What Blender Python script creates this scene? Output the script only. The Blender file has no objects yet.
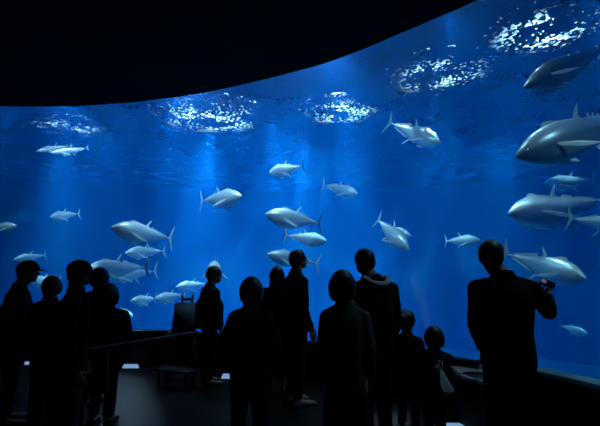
import bpy, bmesh, math, random
from mathutils import Vector, Matrix, noise
random.seed(7)
S = bpy.context.scene
C = S.collection
PI = math.pi

# ---------------------------------------------------------------- camera
F, H = 430.0, 1.6
PITCH = math.atan((262 - 213) / F)
cam = bpy.data.objects.new('camera', bpy.data.cameras.new('camera'))
C.objects.link(cam)
cam.location = (0, 0, H)
cam.rotation_euler = (PI / 2 + PITCH, 0, 0)
cam.data.sensor_width = 36
cam.data.lens = F / 600 * 36
cam.data.clip_end = 200
S.camera = cam

def at(x, y, d):
    """a point of the place at forward distance d"""
    a, v = x - 300, 213 - y
    w = (a, math.cos(PITCH) * F - math.sin(PITCH) * v, math.sin(PITCH) * F + math.cos(PITCH) * v)
    return Vector((w[0] * d / w[1], d, H + w[2] * d / w[1]))

# ---------------------------------------------------------------- world, exposure, light
W = bpy.data.worlds.new('world'); S.world = W
W.use_nodes = True
W.node_tree.nodes['Background'].inputs[0].default_value = (0.25, 0.45, 1, 1)
W.node_tree.nodes['Background'].inputs[1].default_value = 0.0012
S.view_settings.view_transform = 'Standard'
S.view_settings.look = 'None'
S.view_settings.exposure = 0.35
S.view_settings.gamma = 1
S.cycles.use_denoising = True
S.cycles.max_bounces = 8
S.cycles.volume_bounces = 1
S.cycles.transparent_max_bounces = 16
S.cycles.sample_clamp_indirect = 4
S.cycles.caustics_reflective = False
S.cycles.caustics_refractive = False

WATER_Z = 4.9
# one dim fill light added behind the viewer to lift the clothes
l = bpy.data.lights.new('hall_fill_light', 'AREA'); l.shape = 'DISK'; l.size = .5; l.energy = .13; l.color = (.8, 1, .9)
hl = bpy.data.objects.new('hall_fill_light', l); C.objects.link(hl); hl.location = (-1.0, -3.2, 4.1); hl.rotation_euler = (math.radians(35), 0, 0)
# lamps over the water: position over the tank, lens radius, spot watts, lens strength, cone degrees
LAMPS = [
    ((-6.4, 11.5), .95, 7000, 4.5, 50, 'floodlight over the water making the leftmost patch of sparkles, above two slim fish'),
    ((-2.3, 10.7), 1.5, 21000, 9, 48, 'floodlight over the water making the broad bright patch left of centre under the ceiling edge'),
    ((1.0, 10.3), 1.0, 22000, 8, 50, 'floodlight over the water making the small patch of dots right of centre'),
    ((2.75, 8.2), 1.02, 9000, 4, 50, 'floodlight over the water making the sparkles where the ceiling edge rises'),
    ((3.95, 6.6), .86, 9000, 7, 60, 'floodlight over the water making the bright streaks left of the top right corner'),
    ((6.2, 6.9), 1.0, 9000, 6, 60, 'floodlight over the water making the sparkles in the top right corner'),
]
# added unseen fill spots: deep in the tank, along the window, above the fish
DEEP = [((-3.2, 11.5), 30000, 60, 26), ((.4, 11.5), 78000, 60, 26), ((-1.2, 10.0), 42000, 60, 8), ((-9.0, 11.5), 5000, 60, 28), ((5.4, 10.5), 30000, 66, 26)]
NEAR = [((-7.0, 7.4), 50, 140), ((-4.4, 7.42), 150, 140), ((-2.0, 7.28), 230, 150), ((.5, 6.15), 210, 150), ((1.95, 5.25), 65, 140), ((3.3, 3.5), 150, 120)]
TOPS = [((-5.4, 9.4), 7000), ((-2.6, 8.9), 8500), ((.4, 9.0), 10500), ((2.9, 7.7), 4500), ((4.6, 6.2), 9000)]
def spot(loc, watts, cone, radius=.3, tilt=0, colour=(.50, .79, 1)):
    l = bpy.data.lights.new('lamp_or_fill_light', 'SPOT')
    l.energy = watts; l.color = colour; l.spot_size = math.radians(cone); l.spot_blend = 1
    l.shadow_soft_size = radius
    o = bpy.data.objects.new('lamp_or_fill_light', l); C.objects.link(o); o.location = loc; o.rotation_euler = (math.radians(tilt), 0, 0)
    return o

# ---------------------------------------------------------------- materials
def mat(name, col, rough=.8, metal=0, spec=.5):
    m = bpy.data.materials.new(name); m.use_nodes = True
    b = m.node_tree.nodes['Principled BSDF']
    b.inputs['Base Color'].default_value = (*col, 1)
    b.inputs['Roughness'].default_value = rough
    b.inputs['Metallic'].default_value = metal
    b.inputs['Specular IOR Level'].default_value = spec
    return m
def cloth(name, col, scale=60, rough=.95):
    m = mat(name, col, rough, 0, .15); t = m.node_tree; b = t.nodes['Principled BSDF']
    n = t.nodes.new('ShaderNodeTexNoise'); n.inputs['Scale'].default_value = scale
    co = t.nodes.new('ShaderNodeTexCoord'); t.links.new(co.outputs['Object'], n.inputs['Vector'])
    r = t.nodes.new('ShaderNodeValToRGB')
    r.color_ramp.elements[0].color = (*[c * .75 for c in col], 1)
    r.color_ramp.elements[1].color = (*[min(1, c * 1.2) for c in col], 1)
    t.links.new(n.outputs['Fac'], r.inputs[0]); t.links.new(r.outputs[0], b.inputs['Base Color'])
    bp = t.nodes.new('ShaderNodeBump'); bp.inputs['Strength'].default_value = .2
    bp.inputs['Distance'].default_value = .01
    t.links.new(n.outputs['Fac'], bp.inputs['Height']); t.links.new(bp.outputs[0], b.inputs['Normal'])
    return m

# ---------------------------------------------------------------- object helpers
def link(o, parent=None):
    C.objects.link(o)
    if parent is not None: o.parent = parent
    return o
def obj(name, bm, m, parent=None, smooth=True):
    me = bpy.data.meshes.new(name)
    bm.normal_update()
    bm.to_mesh(me); bm.free()
    if smooth:
        for p in me.polygons: p.use_smooth = True
    if m: me.materials.append(m)
    return link(bpy.data.objects.new(name, me), parent)
def tag(o, label=None, cat=None, group=None, kind=None):
    if label: o['label'] = label
    if cat: o['category'] = cat
    if group: o['group'] = group
    if kind: o['kind'] = kind
    return o
def thing(name, loc, rz=0, label=None, cat=None, group=None):
    o = bpy.data.objects.new(name, None); C.objects.link(o)
    o.location = loc; o.rotation_euler = (0, 0, rz); o.empty_display_size = .1
    return tag(o, label, cat, group)
def copy_tree(o, parent=None, kids={}):
    c = o.copy(); C.objects.link(c)
    if parent is not None: c.parent = parent
    for ch in kids.get(o.name, []): copy_tree(ch, c, kids)
    return c
def catmull(pts, n=10):
    P = [Vector(p) for p in pts]; P = [2 * P[0] - P[1]] + P + [2 * P[-1] - P[-2]]
    out = []
    for i in range(1, len(P) - 2):
        for k in range(n):
            t = k / n; a, b, c, d = P[i - 1], P[i], P[i + 1], P[i + 2]
            out.append(.5 * ((2 * b) + (c - a) * t + (2 * a - 5 * b + 4 * c - d) * t * t + (3 * b - a - 3 * c + d) * t ** 3))
    out.append(P[-2]); return out
def offset(line, s):
    out = []
    for i, p in enumerate(line):
        a = line[max(0, i - 1)]; b = line[min(len(line) - 1, i + 1)]
        t = (b - a).normalized()
        out.append(p + Vector((-t.y, t.x)) * s)
    return out
def prism(bm, poly, z0, z1):
    lo = [bm.verts.new((p[0], p[1], z0)) for p in poly]; hi = [bm.verts.new((p[0], p[1], z1)) for p in poly]
    n = len(poly)
    bm.faces.new(lo[::-1]); bm.faces.new(hi)
    for i in range(n): bm.faces.new((lo[i], lo[(i + 1) % n], hi[(i + 1) % n], hi[i]))
    bmesh.ops.recalc_face_normals(bm, faces=bm.faces)
    return bm
def band(bm, a, b, z0, z1):
    """solid strip between two parallel lines"""
    n = len(a)
    V = [[bm.verts.new((p.x, p.y, z)) for p in ln] for ln, z in ((a, z0), (b, z0), (b, z1), (a, z1))]
    for i in range(n - 1):
        for k in range(4):
            q = (k + 1) % 4
            bm.faces.new((V[k][i], V[k][i + 1], V[q][i + 1], V[q][i]))
    bm.faces.new([V[k][0] for k in range(4)]); bm.faces.new([V[k][-1] for k in (3, 2, 1, 0)])
    bmesh.ops.recalc_face_normals(bm, faces=bm.faces)
    return bm
def box(bm, c, s, rot=None, bevel=0):
    r = bmesh.ops.create_cube(bm, size=1); vs = r['verts']
    M = Matrix.Translation(Vector(c)) @ (rot if rot else Matrix.Identity(4)) @ Matrix.Diagonal((*s, 1))
    bmesh.ops.transform(bm, matrix=M, verts=vs)
    if bevel:
        es = {e for v in vs for e in v.link_edges}
        bmesh.ops.bevel(bm, geom=list(es), offset=bevel, segments=2, affect='EDGES', profile=.6)
    return bm
def tube(bm, pts, r, n=12):
    P = [Vector(p) for p in pts]; rings = []
    for i, p in enumerate(P):
        t = (P[min(i + 1, len(P) - 1)] - P[max(i - 1, 0)]).normalized()
        u = t.cross(Vector((0, 0, 1)))
        if u.length < .1: u = t.cross(Vector((1, 0, 0)))
        u.normalize(); w = t.cross(u); rr = r[i] if isinstance(r, (list, tuple)) else r
        rings.append([bm.verts.new(p + (u * math.cos(a) + w * math.sin(a)) * rr) for a in [2 * PI * k / n for k in range(n)]])
    for a, b in zip(rings, rings[1:]):
        for k in range(n): bm.faces.new((a[k], a[(k + 1) % n], b[(k + 1) % n], b[k]))
    bm.faces.new(rings[0][::-1]); bm.faces.new(rings[-1])
    bmesh.ops.recalc_face_normals(bm, faces=bm.faces)
    return bm

# ================================================================ THE SETTING
m_floor = mat('dark carpet tile', (.035, .04, .05), .55, 0, .4)
t = m_floor.node_tree; b = t.nodes['Principled BSDF']
co = t.nodes.new('ShaderNodeTexCoord'); br = t.nodes.new('ShaderNodeTexBrick'); br.offset = 0
br.inputs['Scale'].default_value = 1; br.inputs['Brick Width'].default_value = .5; br.inputs['Row Height'].default_value = .5
br.inputs['Mortar Size'].default_value = .006
br.inputs['Color1'].default_value = (.004, .005, .009, 1); br.inputs['Color2'].default_value = (.003, .004, .007, 1); br.inputs['Mortar'].default_value = (.004, .004, .006, 1)
b.inputs['Specular IOR Level'].default_value = .15
t.links.new(co.outputs['Object'], br.inputs['Vector']); t.links.new(br.outputs['Color'], b.inputs['Base Color'])
nz = t.nodes.new('ShaderNodeTexNoise'); nz.inputs['Scale'].default_value = 90; t.links.new(co.outputs['Object'], nz.inputs['Vector'])
bp = t.nodes.new('ShaderNodeBump'); bp.inputs['Strength'].default_value = .05; bp.inputs['Distance'].default_value = .01
t.links.new(nz.outputs['Fac'], bp.inputs['Height']); t.links.new(bp.outputs[0], b.inputs['Normal'])
m_black = cloth('black painted wall', (.012, .013, .017), 20, .8)
m_ceil = cloth('black ceiling', (.006, .006, .008), 20, .95)
m_plinth = cloth('dark plinth', (.012, .013, .018), 30, .6)

WIN = catmull([(-11.5, 5.2), (-9.3, 6.3), (-7.2, 6.95), (-4.93, 7.25), (-2.6, 7.17), (-1.77, 7.04), (.27, 6.1), (1.85, 5.1), (2.42, 4.38), (2.72, 3.72), (3.0, 2.6), (3.05, 1.0), (2.7, -.8), (2.0, -2.5)], 8)
SOF = catmull([(-11.4, 5.1), (-9.2, 6.15), (-7.1, 6.8), (-5.27, 7.1), (-3.46, 7.05), (-1.6, 6.55), (0, 5.72), (.65, 5.25), (1.18, 4.74), (1.53, 4.39), (1.83, 4.07), (2.25, 3.4), (2.6, 2.4), (2.75, 1.0), (2.5, -.8), (1.85, -2.5)], 8)
FRONT = offset(WIN, -.10)           # room side of the plinth
CEIL = 4.25
room_back = [Vector((1.9, -4.5)), Vector((-11.6, -4.5))]
tag(obj('floor', prism(bmesh.new(), [p for p in offset(WIN, -.02)] + room_back, -.2, 0), m_floor, smooth=False), kind='structure')
tag(obj('ceiling', prism(bmesh.new(), SOF + room_back, CEIL, CEIL + 1.2), m_ceil, smooth=False), kind='structure')
tag(obj('wall_window_plinth', band(bmesh.new(), FRONT, offset(WIN, .04), 0, .5), m_plinth, smooth=False), kind='structure')
tag(obj('wall_window_lintel', band(bmesh.new(), SOF[::1][:len(SOF)], offset(SOF, 1.1), 5.42, 5.45), m_ceil, smooth=False), kind='structure')
for n_, c_, s_ in (('wall_left', (-11.6, .4, 2.2), (.2, 10, 4.6)), ('wall_back', (-5, -4.6, 2.2), (13.4, .2, 4.6)), ('wall_right', (2.0, -3.55, 2.2), (.2, 2.1, 4.6))):
    tag(obj(n_, box(bmesh.new(), c_, s_), m_black, smooth=False), kind='structure')

# acrylic window: fully clear with the sheen of a polished panel
m = bpy.data.materials.new('clear acrylic'); m.use_nodes = True; t = m.node_tree; t.nodes.clear()
out = t.nodes.new('ShaderNodeOutputMaterial'); mx = t.nodes.new('ShaderNodeMixShader')
tr = t.nodes.new('ShaderNodeBsdfTransparent'); gl = t.nodes.new('ShaderNodeBsdfGlossy'); gl.inputs['Roughness'].default_value = .03; gl.inputs[0].default_value = (.5, .55, .6, 1)
tr.inputs[0].default_value = (.96, .985, 1, 1)
fr = t.nodes.new('ShaderNodeFresnel'); fr.inputs[0].default_value = 1.15
t.links.new(fr.outputs[0], mx.inputs[0]); t.links.new(tr.outputs[0], mx.inputs[1]); t.links.new(gl.outputs[0], mx.inputs[2]); t.links.new(mx.outputs[0], out.inputs[0])
m_acryl = m
tag(obj('window_1', band(bmesh.new(), WIN, offset(WIN, .03), .5, 5.4), m_acryl), kind='structure')
m_ledge = cloth('pale rendered ledge', (.10, .17, .19), 14, .8)
RW = [p for p in WIN if p.x > 1.9 and p.y > 1.5]
tag(obj('trim_1', band(bmesh.new(), offset(RW, .06), offset(RW, .26), .2, .5), m_ledge, smooth=False), kind='structure')

# tank shell
m_tank = cloth('blue painted tank wall', (.03, .2, .5), 1.2, .9)
TB = catmull([(-12.2, 5.3), (-14.5, 9), (-13, 15), (-7, 18.5), (0, 19.5), (7, 18), (12, 13), (12.5, 5), (9, -1), (5, -3.2), (2.3, -2.9)], 8)
def shell(line, z0, z1):
    bm = bmesh.new(); band(bm, line, offset(line, .25), z0, z1); return bm
tag(obj('wall_tank_far', shell(TB, -2.2, 5.6), m_tank), kind='structure')
tag(obj('floor_tank', prism(bmesh.new(), offset(WIN, .05) + TB[::-1], -2.2, -2.0), m_tank, smooth=False), kind='structure')
m_sub = cloth('tank front wall', (.05, .1, .14), 5, .9)
tag(obj('wall_tank_front', band(bmesh.new(), offset(WIN, .05), offset(WIN, .12), -2.0, .44), m_sub, smooth=False), kind='structure')

# roof over the tank, brightened by added fill lights
tag(obj('ceiling_tank', prism(bmesh.new(), TB, 9.3, 9.5), cloth('pale roof', (.3, .45, .6), 3, .9), smooth=False), kind='structure')
for x, y in ((-6, 12), (0, 12), (6, 10)):
    l = bpy.data.lights.new('roof_fill_light', 'POINT'); l.energy = 80; l.color = (.2, .5, 1); l.shadow_soft_size = .2
    o = bpy.data.objects.new('roof_fill_light', l); C.objects.link(o); o.location = (x, y, 6.6)

# water: a hazy blue body and its rippled surface seen from below
m_vol = bpy.data.materials.new('blue water'); m_vol.use_nodes = True; t = m_vol.node_tree; t.nodes.clear()
out = t.nodes.new('ShaderNodeOutputMaterial')
sc = t.nodes.new('ShaderNodeVolumeScatter'); ab = t.nodes.new('ShaderNodeVolumeAbsorption'); ad = t.nodes.new('ShaderNodeAddShader')
sc.inputs['Color'].default_value = (.005, .26, 1, 1); sc.inputs['Density'].default_value = .085; sc.inputs['Anisotropy'].default_value = .25
ab.inputs['Color'].default_value = (.01, .73, .97, 1); ab.inputs['Density'].default_value = .14
t.links.new(sc.outputs[0], ad.inputs[0]); t.links.new(ab.outputs[0], ad.inputs[1]); t.links.new(ad.outputs[0], out.inputs['Volume'])

m_rip = bpy.data.materials.new('rippled water surface'); m_rip.use_nodes = True; t = m_rip.node_tree; t.nodes.clear()
out = t.nodes.new('ShaderNodeOutputMaterial'); mx = t.nodes.new('ShaderNodeMixShader')
tr = t.nodes.new('ShaderNodeBsdfTransparent'); gl = t.nodes.new('ShaderNodeBsdfGlossy')
gl.inputs['Roughness'].default_value = .55; gl.inputs[0].default_value = (.35, .45, .6, 1)
co = t.nodes.new('ShaderNodeTexCoord')
mp = t.nodes.new('ShaderNodeMapping'); mp.inputs['Rotation'].default_value = (0, 0, 0); mp.inputs['Scale'].default_value = (1.1, .8, 1)
t.links.new(co.outputs['Object'], mp.inputs[0])
n1 = t.nodes.new('ShaderNodeTexNoise'); n1.inputs['Scale'].default_value = 15.0; n1.inputs['Detail'].default_value = 2; n1.inputs['Distortion'].default_value = .6
t.links.new(mp.outputs[0], n1.inputs['Vector'])
n2 = t.nodes.new('ShaderNodeTexNoise'); n2.inputs['Scale'].default_value = 1.6; n2.inputs['Detail'].default_value = 1
t.links.new(mp.outputs[0], n2.inputs['Vector'])
sm = t.nodes.new('ShaderNodeMath'); sm.operation = 'MULTIPLY_ADD'; sm.inputs[1].default_value = .7
t.links.new(n2.outputs['Fac'], sm.inputs[0]); t.links.new(n1.outputs['Fac'], sm.inputs[2])
rp = t.nodes.new('ShaderNodeValToRGB'); rp.color_ramp.elements[0].position = .955; rp.color_ramp.elements[1].position = 1.0
rp.color_ramp.elements[0].color = (.0, .0, .0, 1)
t.links.new(sm.outputs[0], rp.inputs[0])
bp = t.nodes.new('ShaderNodeBump'); bp.inputs['Strength'].default_value = .05; bp.inputs['Distance'].default_value = .06
t.links.new(n1.outputs['Fac'], bp.inputs['Height']); t.links.new(bp.outputs[0], gl.inputs['Normal'])
t.links.new(rp.outputs[0], mx.inputs[0]); t.links.new(gl.outputs[0], mx.inputs[1]); t.links.new(tr.outputs[0], mx.inputs[2]); t.links.new(mx.outputs[0], out.inputs[0])

water = thing('tank_water', (0, 5.5, WATER_Z), 0, 'clear deep blue water filling the tank behind the curved window', 'water')
water['kind'] = 'stuff'
def shifted(bm):
    bmesh.ops.translate(bm, vec=(0, -5.5, -WATER_Z), verts=bm.verts); return bm
inner = offset(WIN, .045) + [p for p in offset(TB, -.0)][::-1]
o = obj('water_body', shifted(prism(bmesh.new(), inner, -1.99, WATER_Z - .02)), m_vol, water, smooth=False); o['kind'] = 'stuff'
bm = bmesh.new(); vs = [bm.verts.new((p.x, p.y, WATER_Z)) for p in inner]; bm.faces.new(vs)
bmesh.ops.triangulate(bm, faces=bm.faces)
o = obj('water_surface', shifted(bm), m_rip, water, smooth=False); o['kind'] = 'stuff'

# ---------------------------------------------------------------- lamps over the water, and the added fill spots
m_house = mat('lamp housing', (.05, .05, .055), .5, .5)
for xy, w_ in TOPS: spot((*xy, 8.0), w_, 70, .25)
for xy, w_, c_, t_ in DEEP: spot((*xy, 8.5), w_, c_, .3, t_)
for xy, w_, c_ in NEAR: spot((*xy, 4.78), w_, c_, .15, 0 if xy[0] > 1 else 38)
for i, (xy, r, watts, st, cone, lab) in enumerate(LAMPS):
    L = thing('tank_lamp', (*xy, 5.25), 0, lab, 'lamp', 'floodlights above the tank')
    bm = bmesh.new(); n = 32
    prof = [(r + .04, 0), (r + .05, .12), (r * .6, .3), (.06, .36)]
    rings = [[bm.verts.new((q * math.cos(2 * PI * k / n), q * math.sin(2 * PI * k / n), z)) for k in range(n)] for q, z in prof]
    for a, c in zip(rings, rings[1:]):
        for k in range(n): bm.faces.new((a[k], a[(k + 1) % n], c[(k + 1) % n], c[k]))
    bm.faces.new(rings[-1])
    obj('housing', bm, m_house, L)
    m = bpy.data.materials.new('lit lens'); m.use_nodes = True; t = m.node_tree; t.nodes.clear()
    out = t.nodes.new('ShaderNodeOutputMaterial'); em = t.nodes.new('ShaderNodeEmission')
    em.inputs[0].default_value = (.42, .72, 1, 1)
    co = t.nodes.new('ShaderNodeTexCoord'); ln = t.nodes.new('ShaderNodeVectorMath'); ln.operation = 'LENGTH'
    t.links.new(co.outputs['Object'], ln.inputs[0])      # the reflector concentrates its light in the middle of the lens
    mr = t.nodes.new('ShaderNodeMapRange'); mr.interpolation_type = 'SMOOTHSTEP'
    mr.inputs[1].default_value = r; mr.inputs[2].default_value = 0; mr.inputs[3].default_value = 0; mr.inputs[4].default_value = st
    t.links.new(ln.outputs['Value'], mr.inputs[0]); t.links.new(mr.outputs[0], em.inputs[1])
    t.links.new(em.outputs[0], out.inputs[0])
    bm = bmesh.new(); bmesh.ops.create_circle(bm, cap_ends=True, radius=r, segments=n)
    bmesh.ops.translate(bm, vec=(0, 0, .03), verts=bm.verts)
    obj('lens', bm, m, L)
    spot((*xy, 5.22), watts, cone, min(.3, r))

# ================================================================ THE TUNA
def fish_mat(name, back, flank, belly):
    m = mat(name, flank, .30, .25, .7); t = m.node_tree; b = t.nodes['Principled BSDF']
    co = t.nodes.new('ShaderNodeTexCoord'); sp = t.nodes.new('ShaderNodeSeparateXYZ'); t.links.new(co.outputs['Object'], sp.inputs[0])
    nz = t.nodes.new('ShaderNodeTexNoise'); nz.inputs['Scale'].default_value = 9; t.links.new(co.outputs['Object'], nz.inputs['Vector'])
    ma = t.nodes.new('ShaderNodeMath'); ma.operation = 'MULTIPLY_ADD'; ma.inputs[1].default_value = .05
    t.links.new(nz.outputs['Fac'], ma.inputs[0]); t.links.new(sp.outputs['Z'], ma.inputs[2])
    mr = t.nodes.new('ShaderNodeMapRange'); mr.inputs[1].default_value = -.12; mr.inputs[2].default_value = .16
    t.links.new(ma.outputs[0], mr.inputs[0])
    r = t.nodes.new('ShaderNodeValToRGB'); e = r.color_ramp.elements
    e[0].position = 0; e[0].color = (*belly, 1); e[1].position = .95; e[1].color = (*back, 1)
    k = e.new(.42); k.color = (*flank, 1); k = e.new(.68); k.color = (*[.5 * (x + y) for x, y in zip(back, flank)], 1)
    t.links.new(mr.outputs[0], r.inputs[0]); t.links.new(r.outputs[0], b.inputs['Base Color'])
    return m
m_fish = fish_mat('silver blue tuna skin', (.60, .66, .72), (.50, .56, .60), (.55, .6, .6))
m_fishshade = fish_mat('shaded tuna skin', (.30, .36, .42), (.10, .16, .17), (.22, .30, .27))  # darker copy of the skin, the unlit flank's shade put into the colour
m_fin = mat('tuna fin', (.45, .5, .55), .5)
m_finpale = mat('pale fin', (.75, .78, .75), .45)
m_dark = mat('dark slate tuna tail', (.06, .08, .1), .5)
m_eye = mat('fish eye', (.01, .01, .012), .1, 0, .8)
m_eyering = mat('fish eye ring', (.75, .78, .8), .25, .4)

PROF = [(0, .004), (.012, .016), (.03, .030), (.06, .049), (.1, .072), (.15, .095), (.21, .115), (.28, .130), (.35, .137), (.43, .135), (.51, .124),
        (.59, .106), (.67, .084), (.75, .060), (.82, .040), (.88, .024), (.93, .0145), (.965, .0115), (1, .010)]
PROF = [(a, h * (1 + .13 * min(1, max(0, (h - .02) / .06)))) for a, h in PROF]
def prof(t):
    for (a, h), (c, k) in zip(PROF, PROF[1:]):
        if a <= t <= c: return (h + (k - h) * (t - a) / (c - a))
    return .01
def make_fish(bend, deep=1.0, long=False, tail_mat=None, skin=None):
    """length 1 from nose (+x .5) to tail root (-x .5); z up"""
    cur = lambda t: bend * max(0, t - .35) ** 2
    px = lambda t: .5 - t
    root = thing('tuna' if not long else 'slender_fish', (0, 0, 0))
    bm = bmesh.new(); rings = []; n = 24
    sh = .55 if long else deep
    for t_, h in PROF:
        h *= sh
        w = h * (.72 if t_ < .8 else .72 + (t_ - .8) * 2.6)
        zc = -.012 * math.sin(PI * min(1, t_ * 1.1)) * sh
        ring = []
        for k in range(n):
            a = 2 * PI * k / n
            zz = math.sin(a); yy = math.cos(a)
            hh = h * (1.0 if zz > 0 else 1.04)
            ring.append(bm.verts.new((px(t_), cur(t_) + yy * w * (abs(yy) ** .06), zc + zz * hh)))
        rings.append(ring)
    for a, c in zip(rings, rings[1:]):
        for k in range(n): bm.faces.new((a[k], c[k], c[(k + 1) % n], a[(k + 1) % n]))
    bm.faces.new(rings[0]); bm.faces.new(rings[-1][::-1])
    bmesh.ops.recalc_face_normals(bm, faces=bm.faces)
    # mouth: a crease pressed into the snout
    for v in bm.verts:
        tt = .5 - v.co.x
        if .015 < tt < .09:
            line = -.012 - tt * .12
            dz = v.co.z - line
            if abs(dz) < .012 and abs(v.co.y - cur(tt)) > .3 * prof(tt): v.co.y *= .86
    body = obj('body', bm, skin or m_fish, root)
    md = body.modifiers.new('smooth', 'SUBSURF'); md.levels = 1; md.render_levels = 1

    def fin(name, outline, plane, m, thick=.006, curve=0):
        """outline in (x, s); plane maps to 3-d; a tapered solid blade"""
        bm = bmesh.new(); cx = sum(p[0] for p in outline) / len(outline); cs = sum(p[1] for p in outline) / len(outline)
        A = [bm.verts.new(plane(x, s, 0)) for x, s in outline]
        c1 = bm.verts.new(plane(cx, cs, thick / 2)); c2 = bm.verts.new(plane(cx, cs, -thick / 2))
        for i in range(len(A)):
            j = (i + 1) % len(A)
            bm.faces.new((A[i], A[j], c1)); bm.faces.new((A[j], A[i], c2))
        bmesh.ops.recalc_face_normals(bm, faces=bm.faces)
        return obj(name, bm, m, root, smooth=False)
    def sub(pts, k=6): return [(p.x, p.y) for p in catmull([(a, c) for a, c in pts], k)]
    vert = lambda tbase, z0, sgn: (lambda x, s, d: Vector((x, cur(.5 - x) + d, z0 + sgn * s)))
    D = deep if not long else .55
    z1 = prof(.3) * D * .97 - .01
    # first dorsal, low and folded; second dorsal and anal sickles
    fin('first_dorsal_fin', sub([(.22, -.01), (.19, .028), (.13, .030), (.05, .006)]) + [(.05, -.02), (.22, -.03)], vert(0, z1, 1), m_fin)
    zt = prof(.57) * D - .012
    fin('second_dorsal_fin', sub([(-.045, -.02), (-.08, .045), (-.155, .115)]) + sub([(-.125, .05), (-.1, .012), (-.12, -.03)]), vert(0, zt, 1), m_fin if long else m_finpale)
    zb = -prof(.6) * D - .002
    fin('anal_fin', sub([(-.075, -.02), (-.11, .045), (-.19, .12)]) + sub([(-.155, .05), (-.13, .012), (-.145, -.03)]), vert(0, zb, -1), m_finpale)
    for s_ in (1, -1):
        y0 = prof(.27) * .68 * D
        fin('pectoral_fin', sub([(.24, 0), (.21, .012), (.12, .02), (.03, .012)]) + sub([(.03, .006), (.12, -.022), (.23, -.018)]),
            (lambda x, s, d, s_=s_, y0=y0: Vector((x, s_ * (y0 + (.24 - x) * .55 + .004) + d, -.03 * D + s - (.24 - x) * .62))), m_finpale)
        fin('pelvic_fin', sub([(.2, 0), (.17, -.01), (.1, -.035)]) + sub([(.11, -.01), (.14, .012)]),
            (lambda x, s, d, s_=s_: Vector((x, s_ * (.022 + (.2 - x) * .15) + d, -prof(.33) * D + .004 + s - (.2 - x) * .2))), m_finpale)
    # lunate tail
    yt = cur(1.0)
    T = [(-.485, 0), (-.50, .025), (-.520, .07), (-.550, .12), (-.59, .185), (-.562, .11), (-.540, .05), (-.532, 0)]
    T = sub(T, 4) + sub([(x, -z) for x, z in T[::-1]], 4)
    sl = bend * 1.3
    fin('tail_fin', T, lambda x, s, d: Vector((x, yt + (-.5 - x) * sl + d, s * (1.15 if not long else .6))), tail_mat or m_fin, .016)
    # finlets along the back and belly, a toothed ridge
    for sg in (1, -1):
        o = []
        for k in range(8):
            t0 = .66 + k * .035
            zz = prof(t0) * D
            o += [(px(t0), zz * .9), (px(t0) - .006, zz + .010), (px(t0) - .026, zz + .024 - .001 * k), (px(t0) - .022, zz * .9 + .001)]
        o += [(px(.95), prof(.95) * .3)] + [(px(.94 - .03 * k), prof(.94 - .03 * k) * D * .7) for k in range(1, 9)]
        bm = bmesh.new()
        vs = [[bm.verts.new((x, cur(.5 - x) + q, sg * z)) for x, z in o] for q in (.0035, -.0035)]
        f1 = bm.faces.new(vs[0]); f2 = bm.faces.new(vs[1][::-1])
        for i in range(len(o)):
            j = (i + 1) % len(o); bm.faces.new((vs[0][i], vs[1][i], vs[1][j], vs[0][j]))
        bmesh.ops.triangulate(bm, faces=[f1, f2]); bmesh.ops.recalc_face_normals(bm, faces=bm.faces)
        obj('finlet_row', bm, m_finpale, root, smooth=False)
    for s_ in (1, -1):
        for r_, m_, nm, dy in ((.0125, m_eyering, 'eye_ring', 0), (.0085, m_eye, 'eye', .006)):
            bm = bmesh.new(); bmesh.ops.create_uvsphere(bm, u_segments=12, v_segments=8, radius=r_)
            bmesh.ops.transform(bm, matrix=Matrix.Translation((.5 - .085, s_ * (prof(.085) * .70 * sh - .004 + dy), .004)) @ Matrix.Diagonal((1, .6, 1, 1)), verts=bm.verts)
            obj(nm, bm, m_, root)
    return root
PROTO = {}
def proto(kind):
    if kind not in PROTO:
        b = {'s': 0, 'l': .35, 'r': -.35, 'L': .8, 'R': -.8}[kind[0]]
        dark = 'd' in kind[1:]; lng = 'n' in kind[1:]; slim = 'm' in kind[1:]
        r = make_fish(b, .86 if slim else 1.0, lng, m_dark if dark else None, m_fishshade if 'k' in kind[1:] else None)
        PROTO[kind] = [r, list(r.children) if False else [o for o in C.objects if o.parent == r], False]
    return PROTO[kind]
FISH = []
def fish(kind, head, tail, d, k, label, roll=0, group='tuna swimming in the tank'):
    """head/tail pixels (tail = tail root), d distance of the middle, k: real length over seen length (+ head nearer, - head farther)"""
    p = proto(kind)
    if not p[2]: r = p[0]; p[2] = True
    else:
        r = p[0].copy(); C.objects.link(r)
        for o in p[1]:
            c = o.copy(); C.objects.link(c); c.parent = r
    O = Vector((0, 0, H)); dA = (at(*head, d) - O).normalized(); dB = (at(*tail, d) - O).normalized()
    R_ = (at((head[0] + tail[0]) / 2, (head[1] + tail[1]) / 2, d) - O).length
    Lp = (dA - dB).length * R_; dz = Lp * math.sqrt(max(0, k * k - 1)) / 2 * (1 if k > 0 else -1)
    A, B = O + dA * (R_ - dz), O + dB * (R_ + dz)
    X = (A - B).normalized(); L = (A - B).length
    Z = (Vector((0, 0, 1)) - X * X.z).normalized(); Y = Z.cross(X)
    M = Matrix((X, Y, Z)).transposed().to_4x4()
    M = M @ Matrix.Rotation(roll, 4, 'X')
    r.matrix_world = Matrix.Translation((A + B) / 2) @ M @ Matrix.Scale(L, 4)
    r.name = 'slender_fish' if 'n' in kind[1:] else 'tuna'
    tag(r, label, 'fish', group); FISH.append((r, L, label))
    return r

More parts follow.
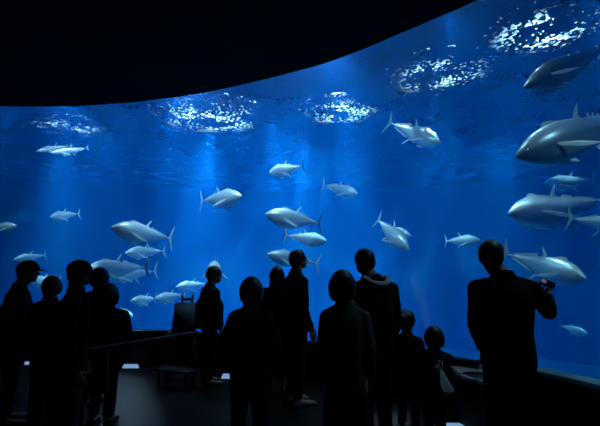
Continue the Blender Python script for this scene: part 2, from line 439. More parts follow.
# near the glass on the right
fish('sk', (523, 88), (612, 44), 5.15, 1.15, 'huge tuna high in the top right corner, shaded flank and bright white back', roll=.15)
fish('sk', (515, 157), (632, 113), 5.2, 1.3, 'largest tuna at the right edge below the sunlit surface, shaded side, tail out of view', roll=.15)
fish('l', (508, 214), (588, 206), 6.4, 1.65, 'big pale blue tuna facing left near the right edge with tall fin on its back', roll=.3)
fish('s', (650, 228), (572, 219), 5.3, 1.05, 'tuna cut off by the right edge, only its white ridged tail half showing')
fish('s', (543, 184), (592, 180), 11, 1.2, 'dim tuna in haze directly above the big pale blue tuna at the right')
fish('r', (587, 279), (516, 257), 5.9, 1.3, 'bright backed tuna swimming right beside the raised phone', roll=-.25)
fish('s', (588, 334), (561, 326), 10.5, 1.3, 'small faint tuna low at the right, below the raised phone')
fish('s', (480, 240), (447, 241), 8.6, 1.2, 'dim tuna just left of the head of the phone holder')
# middle
fish('s', (409, 250), (379, 221), 7.6, 1.35, 'white tuna diving steeply down to the right in the middle of the tank', roll=-.2)
fish('s', (411, 236), (383, 228), 8.6, 1.3, 'fainter tuna overlapping behind the white diving tuna')
fish('r', (441, 143), (397, 126), 8.4, 1.35, 'silver tuna alone in dark water high right of centre, swimming right', roll=-.1)
fish('r', (358, 194), (329, 186), 9.6, 1.35, 'small pale tuna high in the middle, nose right, above the hooded man')
fish('ld', (269, 173), (297, 167), 9.2, 1.5, 'small tuna with dark upright tail, highest in the centre, nose left')
fish('sd', (265, 214), (318, 223), 8.0, 1.2, 'long silver tuna facing left in the centre with dark tail')
fish('r', (327, 241), (291, 236), 8.8, 1.2, 'pale tuna facing right just under the tail of the long silver tuna')
fish('l', (267, 254), (312, 263), 8.0, 1.12, 'tuna facing left behind the head of the man looking up')
fish('s', (242, 196), (203, 201), 8.6, 1.55, 'white tuna facing right alone left of centre')
# left
fish('s', (111, 227), (169, 238), 8.0, 1.2, 'large clean tuna facing left in the left half, tail raised right')
fish('l', (125, 253), (159, 251), 9.6, 1.25, 'pale tuna just beneath the large clean tuna, nose left')
fish('ld', (84, 271), (137, 267), 8.0, 1.4, 'large tuna with dark blue tail behind the left group')
fish('sm', (104, 277), (154, 271), 9.4, 1.1, 'tuna half hidden behind the dark tailed tuna at the left')
fish('l', (50, 217), (74, 214), 9.0, 1.5, 'small bright tuna alone over the gap between the capped men')
fish('s', (17, 226), (-12, 228), 9.0, 1.3, 'pale tuna cut off by the left edge')
fish('s', (13, 260), (44, 255), 10.0, 1.1, 'faint slim tuna just above the cap of the leftmost man')
fish('s', (26, 280), (58, 281), 8.8, 1.2, 'tuna seen between the leftmost capped man and his neighbour')
fish('r', (130, 301), (158, 299), 9.4, 1.25, 'left one of two small tuna low beside the dark stand')
fish('s', (154, 299), (184, 295), 9.0, 1.2, 'right one of two small tuna low beside the dark stand')
fish('l', (176, 287), (205, 284), 10.0, 1.2, 'faint tuna left of the head of the person standing by the stand')
fish('s', (212, 272), (217, 266), 8.3, 8.0, 'bright tuna seen head on behind the head of the person by the stand')
fish('s', (133, 317), (121, 308), 10.5, 1.4, 'tiny faint tuna low beside the shortest of the left group')
fish('sn', (36, 151), (70, 146), 9.0, 1.1, 'upper of two slim white fish under the sparkles at the left', group='slim white fish near the surface')
fish('ln', (51, 153), (84, 149), 8.8, 1.1, 'lower of two slim white fish under the sparkles at the left', group='slim white fish near the surface')

# ================================================================ PEOPLE
def skinmat(name, c): return mat(name, c, .6, 0, .3)
m_skin = skinmat('warm skin', (.34, .22, .16))
m_hair = mat('black hair', (.008, .007, .007), .45, 0, .4)
m_hair2 = mat('dark brown hair', (.018, .012, .009), .45, 0, .4)
m_c = {k: cloth(k + ' cloth', v) for k, v in dict(black=(.005, .005, .006), navy=(.006, .008, .018), charcoal=(.010, .010, .012),
       grey=(.10, .11, .12), palegrey=(.42, .45, .48), brown=(.02, .015, .012), olive=(.018, .022, .016), white=(.6, .62, .6), teal=(.05, .065, .065)).items()}
m_shoe = mat('shoe rubber and leather', (.012, .012, .014), .5)
m_shoewhite = mat('pale shoe', (.12, .12, .13), .6)

def ball(bm, c, r, rot=None, seg=20):
    q = bmesh.ops.create_uvsphere(bm, u_segments=seg, v_segments=seg * 2 // 3, radius=1)
    r = r if isinstance(r, (tuple, list)) else (r, r, r)
    bmesh.ops.transform(bm, matrix=Matrix.Translation(Vector(c)) @ (rot or Matrix.Identity(4)) @ Matrix.Diagonal((*r, 1)), verts=q['verts'])
def limb(bm, a, c, ra, rc, n=16):
    """tapered capsule"""
    a, c = Vector(a), Vector(c); d = c - a; L = d.length; d.normalize()
    u = d.orthogonal().normalized(); w = d.cross(u); rings = []
    st = [(-ra * math.cos(x), ra * math.sin(x)) for x in (.25, .6, 1.0, 1.3)] + [(0, ra)]
    en = [(L, rc)] + [(L + rc * math.cos(x), rc * math.sin(x)) for x in (1.3, 1.0, .6, .25)]
    for s_, r in st + en:
        rings.append([bm.verts.new(a + d * s_ + (u * math.cos(2 * PI * k / n) + w * math.sin(2 * PI * k / n)) * r) for k in range(n)])
    for p, q in zip(rings, rings[1:]):
        for k in range(n): bm.faces.new((p[k], p[(k + 1) % n], q[(k + 1) % n], q[k]))
    bm.faces.new(rings[0][::-1]); bm.faces.new(rings[-1])
def loft(bm, levels, n=32):
    """levels: (cx, cy, z, rx, ry)"""
    rings = [[bm.verts.new((cx + rx * math.copysign(abs(math.cos(2 * PI * k / n)) ** .85, math.cos(2 * PI * k / n)), cy + ry * math.sin(2 * PI * k / n), z)) for k in range(n)] for cx, cy, z, rx, ry in levels]
    for p, q in zip(rings, rings[1:]):
        for k in range(n): bm.faces.new((p[k], p[(k + 1) % n], q[(k + 1) % n], q[k]))
    bm.faces.new(rings[0][::-1]); bm.faces.new(rings[-1])
def fuse(name, bm, m, parent, voxel, smooth=4, wrinkle=0, tri=None):
    """grow one continuous skin over overlapping volumes"""
    bmesh.ops.recalc_face_normals(bm, faces=bm.faces)
    o = obj(name, bm, m, None)
    r = o.modifiers.new('r', 'REMESH'); r.mode = 'VOXEL'; r.voxel_size = voxel; r.use_smooth_shade = True
    k = o.modifiers.new('s', 'SMOOTH'); k.factor = .5; k.iterations = smooth
    dg = bpy.context.evaluated_depsgraph_get(); dg.update()
    me = bpy.data.meshes.new_from_object(o.evaluated_get(dg), depsgraph=dg)
    o.modifiers.clear(); old = o.data; o.data = me; bpy.data.meshes.remove(old)
    if not me.materials: me.materials.append(m)
    if wrinkle:
        sd = random.random() * 50
        co = [v.co.copy() for v in me.vertices]; nr = [v.normal.copy() for v in me.vertices]
        for v, c, nn in zip(me.vertices, co, nr):
            q = Vector((c.x * 9 + sd, c.y * 9, c.z * 5)); v.co = c + nn * (noise.noise(q) * wrinkle + noise.noise(q * 2.7) * wrinkle * .4)
    for p in me.polygons: p.use_smooth = True
    o.parent = parent
    return o

def make_person(label, px, d, h, rz=0, hs=1.0, sw=.108, wide=1.0, top='black', bottom='black', hem=.50, legs='trousers', hair='short', hairm=None,
                yaw=0, pitch=0, tilt=0, headoff=(0, 0), arms=('hang', 'hang'), shoe=None, grip=(0, 0), hood=None, collar=None, stance=.055, bulge=0, lean=0):
    rz = math.radians(rz)
    base = at(px, 300, d); base.z = 0
    root = thing('person', base, rz, label, 'person')
    R = Matrix.Rotation(-rz, 3, 'Z')
    loc = lambda w: R @ (Vector(w) - base)
    V = lambda x, y, z: Vector((x * h, y * h, z * h))
    hairm = hairm or m_hair
    drop = (hs - 1) * .105
    zs = .828 - drop; zn = .84 - drop
    lx = lambda z: lean * max(0, z - .5)       # lean forward of the upper body
    hc = Vector((headoff[0], headoff[1] * h + lx(.93) * h + .008 * h, (1 - .066 * hs) * h - (abs(lean) * .05 * h)))
    HR = Matrix.Rotation(math.radians(yaw), 4, 'Z') @ Matrix.Rotation(math.radians(pitch), 4, 'X') @ Matrix.Rotation(math.radians(tilt), 4, 'Y')
    hp = lambda x, y, z: hc + (HR.to_3x3() @ Vector((x, y, z))) * h * hs
    HM = HR
    # ---- arms
    A = []
    for s_, a in zip((-1, 1), arms):
        sh = V(s_ * sw * .98, lx(zs), zs - .040)
        if a == 'hang': el, wr = V(s_ * (sw + .024), -.012 + lx(.6), zs - .195), V(s_ * (sw + .026), .045 + lx(.5), zs - .335)
        elif a == 'front': el, wr = V(s_ * (sw + .035), .03 + lx(.6), zs - .18), V(s_ * .045, .15 + lx(.6), zs - .175)
        elif a == 'pocket': el, wr = V(s_ * (sw + .055), -.04 + lx(.6), zs - .175), V(s_ * (sw + .005), .055 + lx(.5), zs - .30)
        elif a == 'close': el, wr = V(s_ * (sw + .012), .0, zs - .19), V(s_ * (sw - .03), .11, zs - .31)
        elif a == 'chest': el, wr = V(s_ * (sw + .02), .05, zs - .17), V(s_ * .05, .12, zs - .06)
        else: el, wr = loc(a[0]), loc(a[1])
        A.append((s_, sh, el, wr))
    # ---- one continuous body
    bm = bmesh.new()
    ball(bm, hc + HM.to_3x3() @ Vector((0, -.004, .012)) * h * hs, (.044 * h * hs, .054 * h * hs, .054 * h * hs), HM)
    ball(bm, hp(0, .012, -.022), (.034 * h * hs, .038 * h * hs, .042 * h * hs), HM)
    ball(bm, hp(0, .034, -.050), (.015 * h * hs, .014 * h * hs, .012 * h * hs), HM)           # chin
    limb(bm, hp(0, .050, .006), hp(0, .062, -.014), .0045 * h * hs, .0075 * h * hs)            # nose
    ball(bm, hp(0, .047, -.030), (.014 * h * hs, .008 * h * hs, .0035 * h * hs), HM)            # lips
    ball(bm, hp(0, .047, -.036), (.012 * h * hs, .008 * h * hs, .0035 * h * hs), HM)
    for s_ in (-1, 1):
        ball(bm, hp(s_ * .017, .046, .013), (.013 * h * hs, .008 * h * hs, .005 * h * hs), HM)   # brow
        ball(bm, hp(s_ * .045, -.004, -.008), (.006 * h * hs, .012 * h * hs, .019 * h * hs), HM)  # ear
    nb = V(0, lx(zs) - .008, zs + .005)
    limb(bm, hp(0, -.012, -.035), nb, .035 * h, .040 * h)
    loft(bm, [(0, lx(z) * h, z * h, rx * h, ry * h) for z, rx, ry in ((.46, .06, .05), (.50, .095, .066), (.56, .086, .06), (.62, .076, .054), (.70 - drop * .5, .088, .062), (zs - .06, sw, .062), (zs - .03, sw * .85, .05), (zs + .0, sw * .5, .04), (zs + .02, .035, .034))])
    for s_, sh, el, wr in A:
        limb(bm, V(s_ * .03, lx(zs), zs - .005), sh, .026 * h, .030 * h)
        limb(bm, sh, el, .030 * h, .023 * h); limb(bm, el, wr, .023 * h, .0155 * h)
        fa = (wr - el).normalized(); g = grip[0 if s_ < 0 else 1]
        side = Vector((-s_, 0, 0)) if not g else (fa.cross(Vector((0, 1, 0)))).normalized() * 1
        side = (side - fa * side.dot(fa)).normalized(); out = fa.cross(side).normalized()   # out: across the knuckles
        if out.y < 0: out = -out
        k = h / 1.7 * (1.0 if hs == 1 else .95); palm = wr + fa * .050 * k
        for t_ in (-.022, 0, .022): limb(bm, wr + out * t_ * .5 * k, palm + out * t_ * k + fa * .03 * k, .014 * k, .013 * k)
        for f, (t_, ln) in enumerate(((.031, .066), (.011, .076), (-.010, .071), (-.030, .054))):
            r0 = palm + out * t_ * k + fa * .036 * k; bend_ = .35 + 1.0 * g
            d1 = (fa * math.cos(bend_) + side * math.sin(bend_)); d2 = (fa * math.cos(bend_ * 2.2) + side * math.sin(bend_ * 2.2))
            m1 = r0 + d1 * ln * .5 * k
            limb(bm, r0 - fa * .015 * k, m1, .0095 * k, .0085 * k, 10); limb(bm, m1, m1 + d2 * ln * .5 * k, .0085 * k, .0075 * k, 10)
        th = wr + fa * .02 * k + out * .022 * k; t1 = th + (fa * .6 + out * .7 + side * .3).normalized() * .04 * k
        limb(bm, th, t1, .012 * k, .0095 * k, 10); limb(bm, t1, t1 + (fa * .85 + side * .5).normalized() * .03 * k, .0095 * k, .008 * k, 10)
    for s_ in (-1, 1):
        kn = V(s_ * stance, .006, .275); an = V(s_ * (stance + .004), -.012, .045)
        limb(bm, V(s_ * .05, 0, .49), kn, .052 * h, .033 * h); limb(bm, kn, an, .032 * h, .021 * h)
        limb(bm, V(s_ * (stance + .004), -.02, .028), V(s_ * (stance + .012), .09, .016), .022 * h, .014 * h)
    fuse('body', bm, m_skin, root, .0068, 3)
    # eyes
    for s_ in (-1, 1):
        bm = bmesh.new(); ball(bm, hp(s_ * .0175, .0455, .002), .0066 * h * hs, None, 12); obj('eye', bm, m_eye, root)
    # ---- top
    bm = bmesh.new(); w = wide
    zt = zs + .022
    lv = [(hem, .102 * w + bulge * .02, .076 * w), (hem + .03, .104 * w + bulge * .02, .08 * w), (.60, .098 * w, .076 * w), (.68 - drop * .5, .104 * w, .078 * w), (zs - .075, sw * 1.04, .078), (zs - .04, sw * .99, .07), (zs - .014, sw * .80, .058), (zs + .008, sw * .50, .046), (zt + .004, .044, .042), (zt + .022, .040, .038)]
    lv = [q for q in lv if q[0] >= hem]
    loft(bm, [(0, lx(z) * h - (.004 * h), z * h, rx * h, ry * h) for z, rx, ry in lv])
    for s_, sh, el, wr in A:
        limb(bm, V(s_ * .035, lx(zs) - .004, zs - .012), sh, .034 * h, .038 * h * w ** .5)
        limb(bm, sh, el, .040 * h * w ** .5, .034 * h); limb(bm, el, el + (wr - el) * .93, .034 * h, .025 * h)
    fuse('jacket' if hem < .56 else 'shirt', bm, m_c[top], root, .0125, 3, .006)
    # ---- trousers / skirt
    bm = bmesh.new()
    if legs == 'skirt':
        loft(bm, [(0, 0, z * h, rx * h, ry * h) for z, rx, ry in ((.16, .118, .10), (.3, .112, .09), (.45, .1, .078), (.56, .086, .066), (.6, .078, .06))])
        fuse('skirt', bm, m_c[bottom], root, .013, 3, .008)
    else:
        loft(bm, [(0, 0, z * h, rx * h, ry * h) for z, rx, ry in ((.455, .085, .062), (.5, .098, .07), (.56, .09, .064), (.6, .08, .06))])
        for s_ in (-1, 1):
            kn = V(s_ * stance, .004, .28)
            limb(bm, V(s_ * .048, 0, .48), kn, .058 * h, .043 * h); limb(bm, kn, V(s_ * (stance + .004), -.012, .075), .043 * h, .035 * h)
        fuse('trousers', bm, m_c[bottom], root, .012, 3, .006)
    for s_ in (-1, 1):
        bm = bmesh.new(); x = s_ * (stance + .008)
        L_ = [(-.052, .018, .02), (-.04, .026, .04), (-.01, .027, .05), (.03, .029, .036), (.07, .032, .027), (.1, .028, .022), (.118, .016, .014)]
        rings = []
        for y, rx, hz in L_:
            rings.append([bm.verts.new(((x + rx * math.copysign(abs(math.cos(q)) ** .7, math.cos(q))) * h, y * h, max(.001, (hz * .5 + hz * .5 * math.copysign(abs(math.sin(q)) ** .6, math.sin(q)))) * h)) for q in [2 * PI * k / 16 for k in range(16)]])
        for p, q in zip(rings, rings[1:]):
            for k in range(16): bm.faces.new((p[k], p[(k + 1) % 16], q[(k + 1) % 16], q[k]))
        bm.faces.new(rings[0][::-1]); bm.faces.new(rings[-1]); bmesh.ops.recalc_face_normals(bm, faces=bm.faces)
        o = obj('shoe', bm, shoe or m_shoe, root)
    # ---- hair
    bm = bmesh.new(); q = h * hs
    def hb(x, y, z, r, rot=None): ball(bm, hp(x, y, z), tuple(v * q for v in r), HM)
    hb(0, -.010, .016, (.055, .060, .058))
    if hair == 'short': hb(0, -.028, -.004, (.053, .040, .046))
    if hair in ('bob', 'long', 'tail'):
        hb(0, -.022, -.004, (.064, .048, .060)); hb(.046, -.004, -.010, (.018, .034, .05)); hb(-.046, -.004, -.010, (.018, .034, .05))
    if hair == 'bob': hb(0, -.022, -.035, (.059, .042, .042))
    if hair == 'long':
        for z, r in ((-.03, .062), (-.06, .066), (-.09, .070), (-.13, .070), (-.17, .062), (-.2, .045)): hb(0, -.034, z, (r, .034, .04))
    if hair == 'tail':
        limb(bm, hp(0, -.066, .012), hp(0, -.082, -.03), .014 * q, .018 * q); limb(bm, hp(0, -.082, -.03), hp(0, -.07, -.09), .018 * q, .008 * q)
    if hair == 'bun': hb(0, -.028, -.002, (.052, .040, .046)); hb(0, -.062, .026, (.024, .022, .024))
    # keep the face clear
    hm = fuse('hair', bm, hairm, root, .008, 3, .003)
    if hair == 'cap':
        pass
    if 'cap' in str(hood): pass
    return root, hp, q, HM, V, loc

def add_cap(P, m):
    root, hp, q, HM, V, loc = P
    bm = bmesh.new()
    rings = []; n = 28
    for a in (0.0, .25, .55, .85, 1.1, 1.35, 1.52):
        rr = math.cos(a); zz = math.sin(a)
        rings.append([bm.verts.new(hp(.062 * rr * math.cos(2 * PI * k / n), -.006 + .068 * rr * math.sin(2 * PI * k / n), .020 + .062 * zz)) for k in range(n)])
    for p, c in zip(rings, rings[1:]):
        for k in range(n): bm.faces.new((p[k], p[(k + 1) % n], c[(k + 1) % n], c[k]))
    bm.faces.new(rings[-1]); bm.faces.new(rings[0][::-1]); bmesh.ops.recalc_face_normals(bm, faces=bm.faces)
    cap = obj('cap', bm, m, root)
    bm = bmesh.new(); up, lo = [], []
    for i in range(9):
        t = -1 + 2 * i / 8; x = .044 * t
        y0 = -.006 + .068 * math.sqrt(max(0, 1 - (x / .062) ** 2)) - .004; y1 = y0 + .048 * math.sqrt(max(0, 1 - t * t * .96))
        zc = -.008 * t * t
        up.append([bm.verts.new(hp(x, y, .024 + zc - (y - .05) * .25)) for y in (y0, y1)]); lo.append([bm.verts.new(hp(x, y, .0205 + zc - (y - .05) * .25)) for y in (y0, y1)])
    for i in range(8):
        bm.faces.new((up[i][0], up[i + 1][0], up[i + 1][1], up[i][1])); bm.faces.new((lo[i][1], lo[i + 1][1], lo[i + 1][0], lo[i][0]))
        for k in (0, 1): bm.faces.new((up[i][k], lo[i][k], lo[i + 1][k], up[i + 1][k]))
    bm.faces.new((up[0][0], up[0][1], lo[0][1], lo[0][0])); bm.faces.new((up[8][0], lo[8][0], lo[8][1], up[8][1]))
    bmesh.ops.recalc_face_normals(bm, faces=bm.faces)
    obj('brim', bm, m, cap)
def add_hood(P, m, name='hood', z=.84, r=(.085, .062, .03), y=-.03, label=None):
    """rolled cloth lying round the neck"""
    root, hp, q, HM, V, loc = P
    bm = bmesh.new(); pts = []
    for k in range(18):
        a = 2 * PI * k / 18; pts.append(V(r[0] * math.cos(a), y + r[1] * math.sin(a), z - .02 * math.sin(a) * (1 if math.sin(a) > 0 else -1.6)))
    sc_ = V(0, 0, 1).z
    for a, c in zip(pts, pts[1:] + pts[:1]): limb(bm, a, c, r[2] * sc_, r[2] * sc_, 12)
    o = fuse(name, bm, m, root, .01, 3, .005)
    if label: o['label'] = label
    return o

P = make_person('person in a dark cap at the far left edge, turned to the right', 16, 4.5, 1.60, rz=-62, wide=1.3, top='navy', bottom='black', arms=('front', 'front'), headoff=(0, .03), lean=.05)
add_cap(P, m_c['black'])
P = make_person('tall person in a dark cap facing right, second head from the left in front', 73, 3.42, 1.60, rz=-68, hs=.88, top='black', bottom='charcoal', arms=('hang', 'hang'), hem=.5, lean=.04)
add_cap(P, m_c['charcoal'])
P = make_person('shorter bare headed person between the two capped men, seen from behind', 51, 4.0, 1.47, rz=-8, hs=.9, top='brown', bottom='black', hair='bob', arms=('front', 'front'))
P = make_person('person facing left towards the tall capped man, hair to the chin', 98, 5.15, 1.53, rz=62, hs=1.12, top='charcoal', bottom='navy', hair='bob', arms=('front', 'front'))
P = make_person('shortest of the left group, round dark hair, behind the handrail', 108, 4.5, 1.375, rz=4, hs=1.22, wide=1.22, sw=.122, top='navy', bottom='black', hair='bob', arms=('pocket', 'pocket'))
P = make_person('person by the dark stand in profile looking right, padded jacket and hands in front', 210, 5.9, 1.54, rz=-60, hs=1.14, wide=1.5, sw=.125, top='charcoal', bottom='black', hem=.47, hair='short', headoff=(0, .03), arms=('hang', 'hang'))
P = make_person('person in a loose coat seen from behind, nearest in the middle left', 251, 3.5, 1.475, rz=3, hs=1.04, wide=1.0, sw=.086, top='black', bottom='black', hem=.44, hair='bob', arms=('pocket', 'pocket'))
P = make_person('person with long straight hair beside the man looking up, seen from behind', 277, 5.5, 1.54, rz=6, top='navy', bottom='black', hair='long', legs='skirt', arms=('front', 'front'))
P = make_person('tall man in profile looking up to the right in the centre', 296, 5.1, 1.74, rz=-66, pitch=10, wide=1.08, top='black', bottom='charcoal', hem=.46, arms=('hang', 'hang'), headoff=(0, .012), shoe=m_shoewhite)
P = make_person('person with a bob and pale cardigan seen from behind, front of centre', 345, 3.15, 1.535, rz=-6, hs=1.04, wide=.92, sw=.084, top='teal', bottom='black', hem=.42, hair='bob', legs='skirt', arms=('hang', 'hang'), headoff=(-.02, 0))
P = make_person('tall man with a pale grey hood on his back, right of centre', 373, 3.95, 1.715, rz=24, wide=1.12, sw=.116, top='black', bottom='black', hem=.46, arms=('hang', 'hang'), headoff=(-.06, .02))
add_hood(P, m_c['palegrey'], 'hood', .850, (.070, .050, .017), -.026, 'pale grey hood')
P = make_person('standing child beside the man with the pale hood, pale collar, looking right', 406, 4.3, 1.125, rz=-40, hs=1.4, wide=1.1, top='navy', bottom='black', hair='bun', hem=.46, arms=('front', 'front'))
add_hood(P, m_c['palegrey'], 'collar', .79, (.058, .048, .014), 0, 'pale collar')
bagc = at(443, 372, 3.72)
P = make_person('small child leaning over the ledge, holding a white bag, looking right', 431, 3.85, 1.04, rz=-48, hs=1.32, wide=1.3, sw=.125, top='charcoal', bottom='black', hair='bob', hem=.42, lean=.08,
                arms=('front', (at(447, 357, 3.74), at(438, 366, 3.64))), grip=(0, 1))
el, wr = at(549, 312, 3.42), at(548.5, 297, 3.62)
P = make_person('tall man at the right raising a phone with his right hand', 505, 3.3, 1.765, rz=-14, wide=1.06, sw=.112, top='black', bottom='black', hem=.47, arms=('close', (el, wr)), yaw=-14, pitch=6,
                headoff=(-.075, .01), grip=(0, 1), hair='short', hairm=m_hair2)

# ================================================================ THINGS PEOPLE HOLD
ph = thing('phone', at(547.5, 283.5, 3.74), math.radians(-12), 'phone held up by the man at the right, screen half lit', 'phone')
bm = bmesh.new(); box(bm, (0, 0, 0), (.124, .009, .064), Matrix.Rotation(.42, 4, 'Y') @ Matrix.Rotation(-.25, 4, 'X'), .004); obj('case', bm, mat('black phone case', (.02, .02, .022), .3), ph)
m = bpy.data.materials.new('phone screen'); m.use_nodes = True; t = m.node_tree; b_ = t.nodes['Principled BSDF']
b_.inputs['Base Color'].default_value = (.01, .01, .012, 1); b_.inputs['Roughness'].default_value = .1
co = t.nodes.new('ShaderNodeTexCoord'); mp = t.nodes.new('ShaderNodeMapping'); mp.inputs['Scale'].default_value = (30, 1, 42)
mp.inputs['Location'].default_value = (1.1, 0, -.3)
t.links.new(co.outputs['Object'], mp.inputs[0])
g = t.nodes.new('ShaderNodeTexGradient'); g.gradient_type = 'SPHERICAL'; t.links.new(mp.outputs[0], g.inputs[0])
r = t.nodes.new('ShaderNodeValToRGB'); r.color_ramp.elements[0].color = (.002, .006, .03, 1); r.color_ramp.elements[1].color = (.55, .5, 1, 1); r.color_ramp.elements[1].position = .6
t.links.new(g.outputs[0], r.inputs[0]); t.links.new(r.outputs[0], b_.inputs['Emission Color']); b_.inputs['Emission Strength'].default_value = .13
bm = bmesh.new(); box(bm, (0, -.0052, 0), (.115, .0015, .056)); o = obj('screen', bm, m, ph, smooth=False)
o.matrix_local = Matrix.Rotation(.42, 4, 'Y') @ Matrix.Rotation(-.25, 4, 'X')
m = bpy.data.materials.new('thin white plastic'); m.use_nodes = True; t = m.node_tree; b_ = t.nodes['Principled BSDF']
b_.inputs['Base Color'].default_value = (.75, .8, .78, 1); b_.inputs['Roughness'].default_value = .5
tl = t.nodes.new('ShaderNodeBsdfTranslucent'); tl.inputs[0].default_value = (.8, .85, .82, 1); mx = t.nodes.new('ShaderNodeMixShader'); mx.inputs[0].default_value = .6
t.links.new(b_.outputs[0], mx.inputs[1]); t.links.new(tl.outputs[0], mx.inputs[2]); t.links.new(mx.outputs[0], t.nodes['Material Output'].inputs['Surface'])
bg = thing('bag', at(440, 369, 3.60), math.radians(-30), "narrow white bag hanging from the small child's hand", 'bag')
bm = bmesh.new()
lv = [(-.165, .040, .024), (-.155, .050, .03), (-.12, .048, .032), (-.07, .032, .024), (-.03, .016, .012), (0, .008, .007)]
lv = [(z * 1.05, a_, c_) for z, a_, c_ in lv]
loft(bm, [(.05 * (-z / .16) + .006, 0, z, rx, ry) for z, rx, ry in lv], 20)
bmesh.ops.recalc_face_normals(bm, faces=bm.faces)
for v in bm.verts: v.co += Vector((noise.noise(v.co * 30), noise.noise(v.co * 30 + Vector((5, 0, 0))), 0)) * .008
o = obj('sack', bm, m, bg); md = o.modifiers.new('s', 'SUBSURF'); md.levels = 1; md.render_levels = 2
bm = bmesh.new(); tube(bm, [(.012, 0, -.01), (-.012, .01, .03), (-.005, .012, .062), (.018, .006, .055), (.02, 0, 0)], .004, 8); obj('handle', bm, m, bg)

# ================================================================ FIXTURES
m_rail = mat('worn metal handrail', (.10, .09, .085), .7, .2)
m_post = mat('dark rail post', (.03, .03, .035), .5, .5)
a, c = at(198, 329.5, 4.83), at(76, 347.6, 3.80)
a.z = c.z = .85
hr = thing('handrail', ((a + c) / 2).to_2d().to_3d(), math.atan2(a.y - c.y, a.x - c.x), 'low handrail slanting across behind the left group, thin pale top edge', 'handrail')
L = (a - c).length
bm = bmesh.new(); box(bm, (0, 0, .842), (L, .05, .012), None, .003); obj('top_rail', bm, m_rail, hr)
bm = bmesh.new(); box(bm, (0, 0, .822), (L - .02, .04, .026), None, .003); obj('under_rail', bm, m_post, hr)
for x in (-L / 2 + .08, L / 2 - 1.02):
    bm = bmesh.new(); tube(bm, [(x, 0, .008), (x, 0, .81)], .016, 16); p = obj('post', bm, m_post, hr)
    bm = bmesh.new(); tube(bm, [(x, 0, 0), (x, 0, .012)], .045, 20); obj('base_plate', bm, m_post, p)

# info stand before the window
m_stand = cloth('dark blue grey stand', (.05, .08, .13), 30, .6)
m_stand2 = mat('stand frame', (.006, .007, .01), .5)
q = at(184, 330, 6.25)
st = thing('info_stand', (q.x, q.y, 0), math.radians(6), 'dark standing sign box in front of the window with a raised handle on top', 'stand')
k = 6.25 / F
bm = bmesh.new(); prism(bm, [(-.16, -.1), (.16, -.1), (.16, .1), (-.16, .1)], 0, .42)
for v in bm.verts:
    if v.co.z > .2: v.co.x *= .86; v.co.y *= .5; v.co.y += .03
bmesh.ops.translate(bm, vec=(0, 0, .60), verts=bm.verts); bmesh.ops.bevel(bm, geom=bm.edges[:], offset=.006, segments=2, affect='EDGES'); obj('sign_box', bm, m_stand, st)
for x in (-.095, .095):
    bm = bmesh.new(); box(bm, (x * .75 + .03, .03, 1.075), (.026, .03, .13), Matrix.Rotation(-.1 if x < 0 else .05, 4, 'Y'), .004); obj('handle_post', bm, m_stand2, st)
bm = bmesh.new(); box(bm, (.03, .03, 1.068), (.15, .028, .034), None, .004); obj('handle_bar', bm, m_stand2, st)
bm = bmesh.new(); box(bm, (-.02, 0, .585), (.44, .24, .05), None, .006); obj('shelf', bm, m_stand2, st)
for sx in (-1, 1):
    for sy in (-1, 1):
        bm = bmesh.new(); tube(bm, [(sx * .13, sy * .08, .58), (sx * .17, sy * .12, .012)], [.016, .013], 12); obj('leg', bm, m_stand2, st)
bm = bmesh.new()
for i in range(14):
    pass
tube(bm, [(.035 + .022 * math.cos(x), -.0742 - .0, .84 + .026 * math.sin(x)) for x in [PI * .1 * i for i in range(16)]], .004, 6)
o = obj('emblem', bm, mat('faint grey print', (.14, .17, .2), .6), st); o['label'] = 'faint round grey mark'; o.location = (0, -.003, 0)

# low step bench under the stand
q = at(176, 366, 5.75)
bn = thing('step_bench', (q.x, q.y, 0), math.radians(-24), 'low dark bench on the floor just in front of the standing sign box', 'bench')
bm = bmesh.new(); box(bm, (0, 0, .215), (.52, .2, .03), None, .006); obj('seat', bm, m_stand2, bn)
for sx in (-.22, .22):
    for sy in (-.07, .07):
        bm = bmesh.new(); box(bm, (sx, sy, .1), (.028, .028, .2), None, .003); obj('leg', bm, m_stand2, bn)

# pale ledge with a round basin at the right
m_ledge2 = cloth('pale stone counter', (.82, .85, .88), 18, .55)
def ledge_poly():
    bk = [p for p in FRONT if 1.42 < p.x < 2.32 and p.y > 3.9]
    bk = sorted(bk, key=lambda p: p.x)
    return bk
bk = [v.to_2d() for v in (at(455, 357, 4.86), at(475, 359.5, 4.72), at(512, 367, 4.42))]
bk = [Vector((1.66, 5.08)), Vector((1.86, 4.94)), Vector((2.02, 4.76)), Vector((2.18, 4.52))]
ft = [Vector((2.0, 3.98)), Vector((1.70, 4.10)), Vector((1.585, 4.50))]
ctr = (at(477, 369, 4.35)).to_2d()
lg = thing('display_ledge', (ctr.x, ctr.y, 0), 0, 'pale stone ledge with a round dark basin beside the tall man at the right', 'ledge')
poly = [(p - ctr) for p in bk + ft]
bm = bmesh.new(); n = 40; r0 = .155
outer = []
import itertools
def hitpoly(a):
    dx, dy = math.cos(a), math.sin(a); best = None
    for p, q_ in zip(poly, poly[1:] + poly[:1]):
        e = q_ - p; den = dx * e.y - dy * e.x
        if abs(den) < 1e-9: continue
        t_ = (p.x * e.y - p.y * e.x) / den; u_ = (p.x * dy - p.y * dx) / den
        if t_ > 0 and -1e-6 <= u_ <= 1 + 1e-6: best = t_ if best is None else min(best, t_)
    return (dx * best, dy * best) if best else (dx * .3, dy * .3)
angs = sorted([2 * PI * k / n for k in range(n)] + [math.atan2(p.y, p.x) % (2 * PI) for p in poly])
rings = []
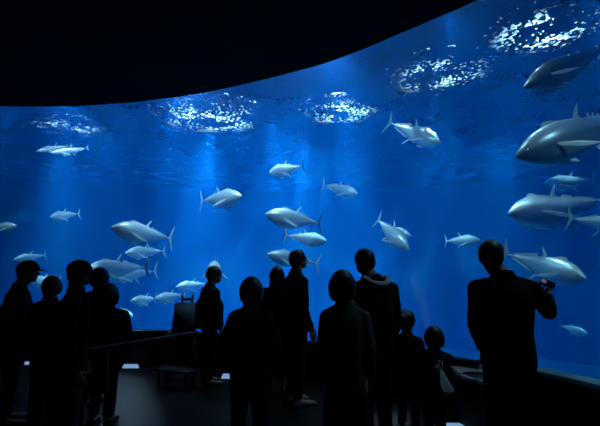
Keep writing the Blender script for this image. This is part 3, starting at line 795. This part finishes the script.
for ring in (lambda a: (*hitpoly(a), .462), lambda a: (*hitpoly(a), .5), lambda a: (r0 * math.cos(a), r0 * math.sin(a), .5), lambda a: (r0 * .98 * math.cos(a), r0 * .98 * math.sin(a), .47), lambda a: (r0 * .5 * math.cos(a), r0 * .5 * math.sin(a), .466)):
    rings.append([bm.verts.new(ring(a)) for a in angs])
m_ = len(angs)
for p, q_ in zip(rings, rings[1:]):
    for i in range(m_): bm.faces.new((p[i], p[(i + 1) % m_], q_[(i + 1) % m_], q_[i]))
bm.faces.new(rings[-1]); bm.faces.new(rings[0][::-1]); bmesh.ops.recalc_face_normals(bm, faces=bm.faces)
obj('counter', bm, m_ledge2, lg, smooth=False)
bm = bmesh.new(); prof_ = [(r0 * .96, .474), (r0 * .97, .497), (r0 * .94, .502), (r0 * .9, .495), (r0 * .86, .484), (r0 * .5, .476), (.001, .474)]
rings = [[bm.verts.new((q_ * math.cos(2 * PI * k / 32), q_ * math.sin(2 * PI * k / 32), z)) for k in range(32)] for q_, z in prof_]
for p, q_ in zip(rings, rings[1:]):
    for k in range(32): bm.faces.new((p[k], p[(k + 1) % 32], q_[(k + 1) % 32], q_[k]))
bmesh.ops.recalc_face_normals(bm, faces=bm.faces)
obj('basin', bm, mat('dark basin', (.01, .012, .015), .3), lg)['label'] = 'dark round basin'
bm = bmesh.new(); box(bm, (-.02, .40, .535), (.36, .10, .07), Matrix.Rotation(-.62, 4, 'Z'), .006); obj('back_box', bm, m_plinth, lg, smooth=False)
bm = bmesh.new(); prism(bm, [(p.x * .97, p.y * .97) for p in poly], 0, .462); obj('cabinet', bm, m_plinth, lg, smooth=False)

# patches of light on the floor, imitated by thin glowing slabs
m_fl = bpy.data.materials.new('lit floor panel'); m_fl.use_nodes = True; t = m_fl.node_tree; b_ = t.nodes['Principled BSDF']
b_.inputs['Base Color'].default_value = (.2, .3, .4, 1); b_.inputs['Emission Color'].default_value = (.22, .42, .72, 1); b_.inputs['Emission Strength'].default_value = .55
for (x0, x1, ya, yb, lab) in ((122, 139, 364.5, 368.5, 'small painted light patch right of the shortest person in the left group'), (24, 32, 360, 365, 'small painted light patch at the far left behind the capped person'),
                          (221, 230, 374, 379, 'small painted light patch right of the feet of the person by the stand'), (440, 466, 423.5, 430, 'painted light patch at the bottom edge under the small child')):
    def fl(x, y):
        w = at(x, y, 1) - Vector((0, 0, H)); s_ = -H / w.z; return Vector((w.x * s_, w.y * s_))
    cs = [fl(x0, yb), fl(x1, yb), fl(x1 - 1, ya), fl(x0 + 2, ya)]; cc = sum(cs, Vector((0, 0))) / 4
    o = thing('floor_light_patch', (cc.x, cc.y, 0), 0, lab, 'floor light', 'painted light patches')
    bm = bmesh.new(); prism(bm, [p - cc for p in cs], .001, .006); obj('glow_slab', bm, m_fl, o, smooth=False)
    bm = bmesh.new(); prism(bm, [(p - cc) * 1.12 for p in cs], .0005, .004); obj('frame', bm, m_post, o, smooth=False)  # dark rim added round each glowing patch
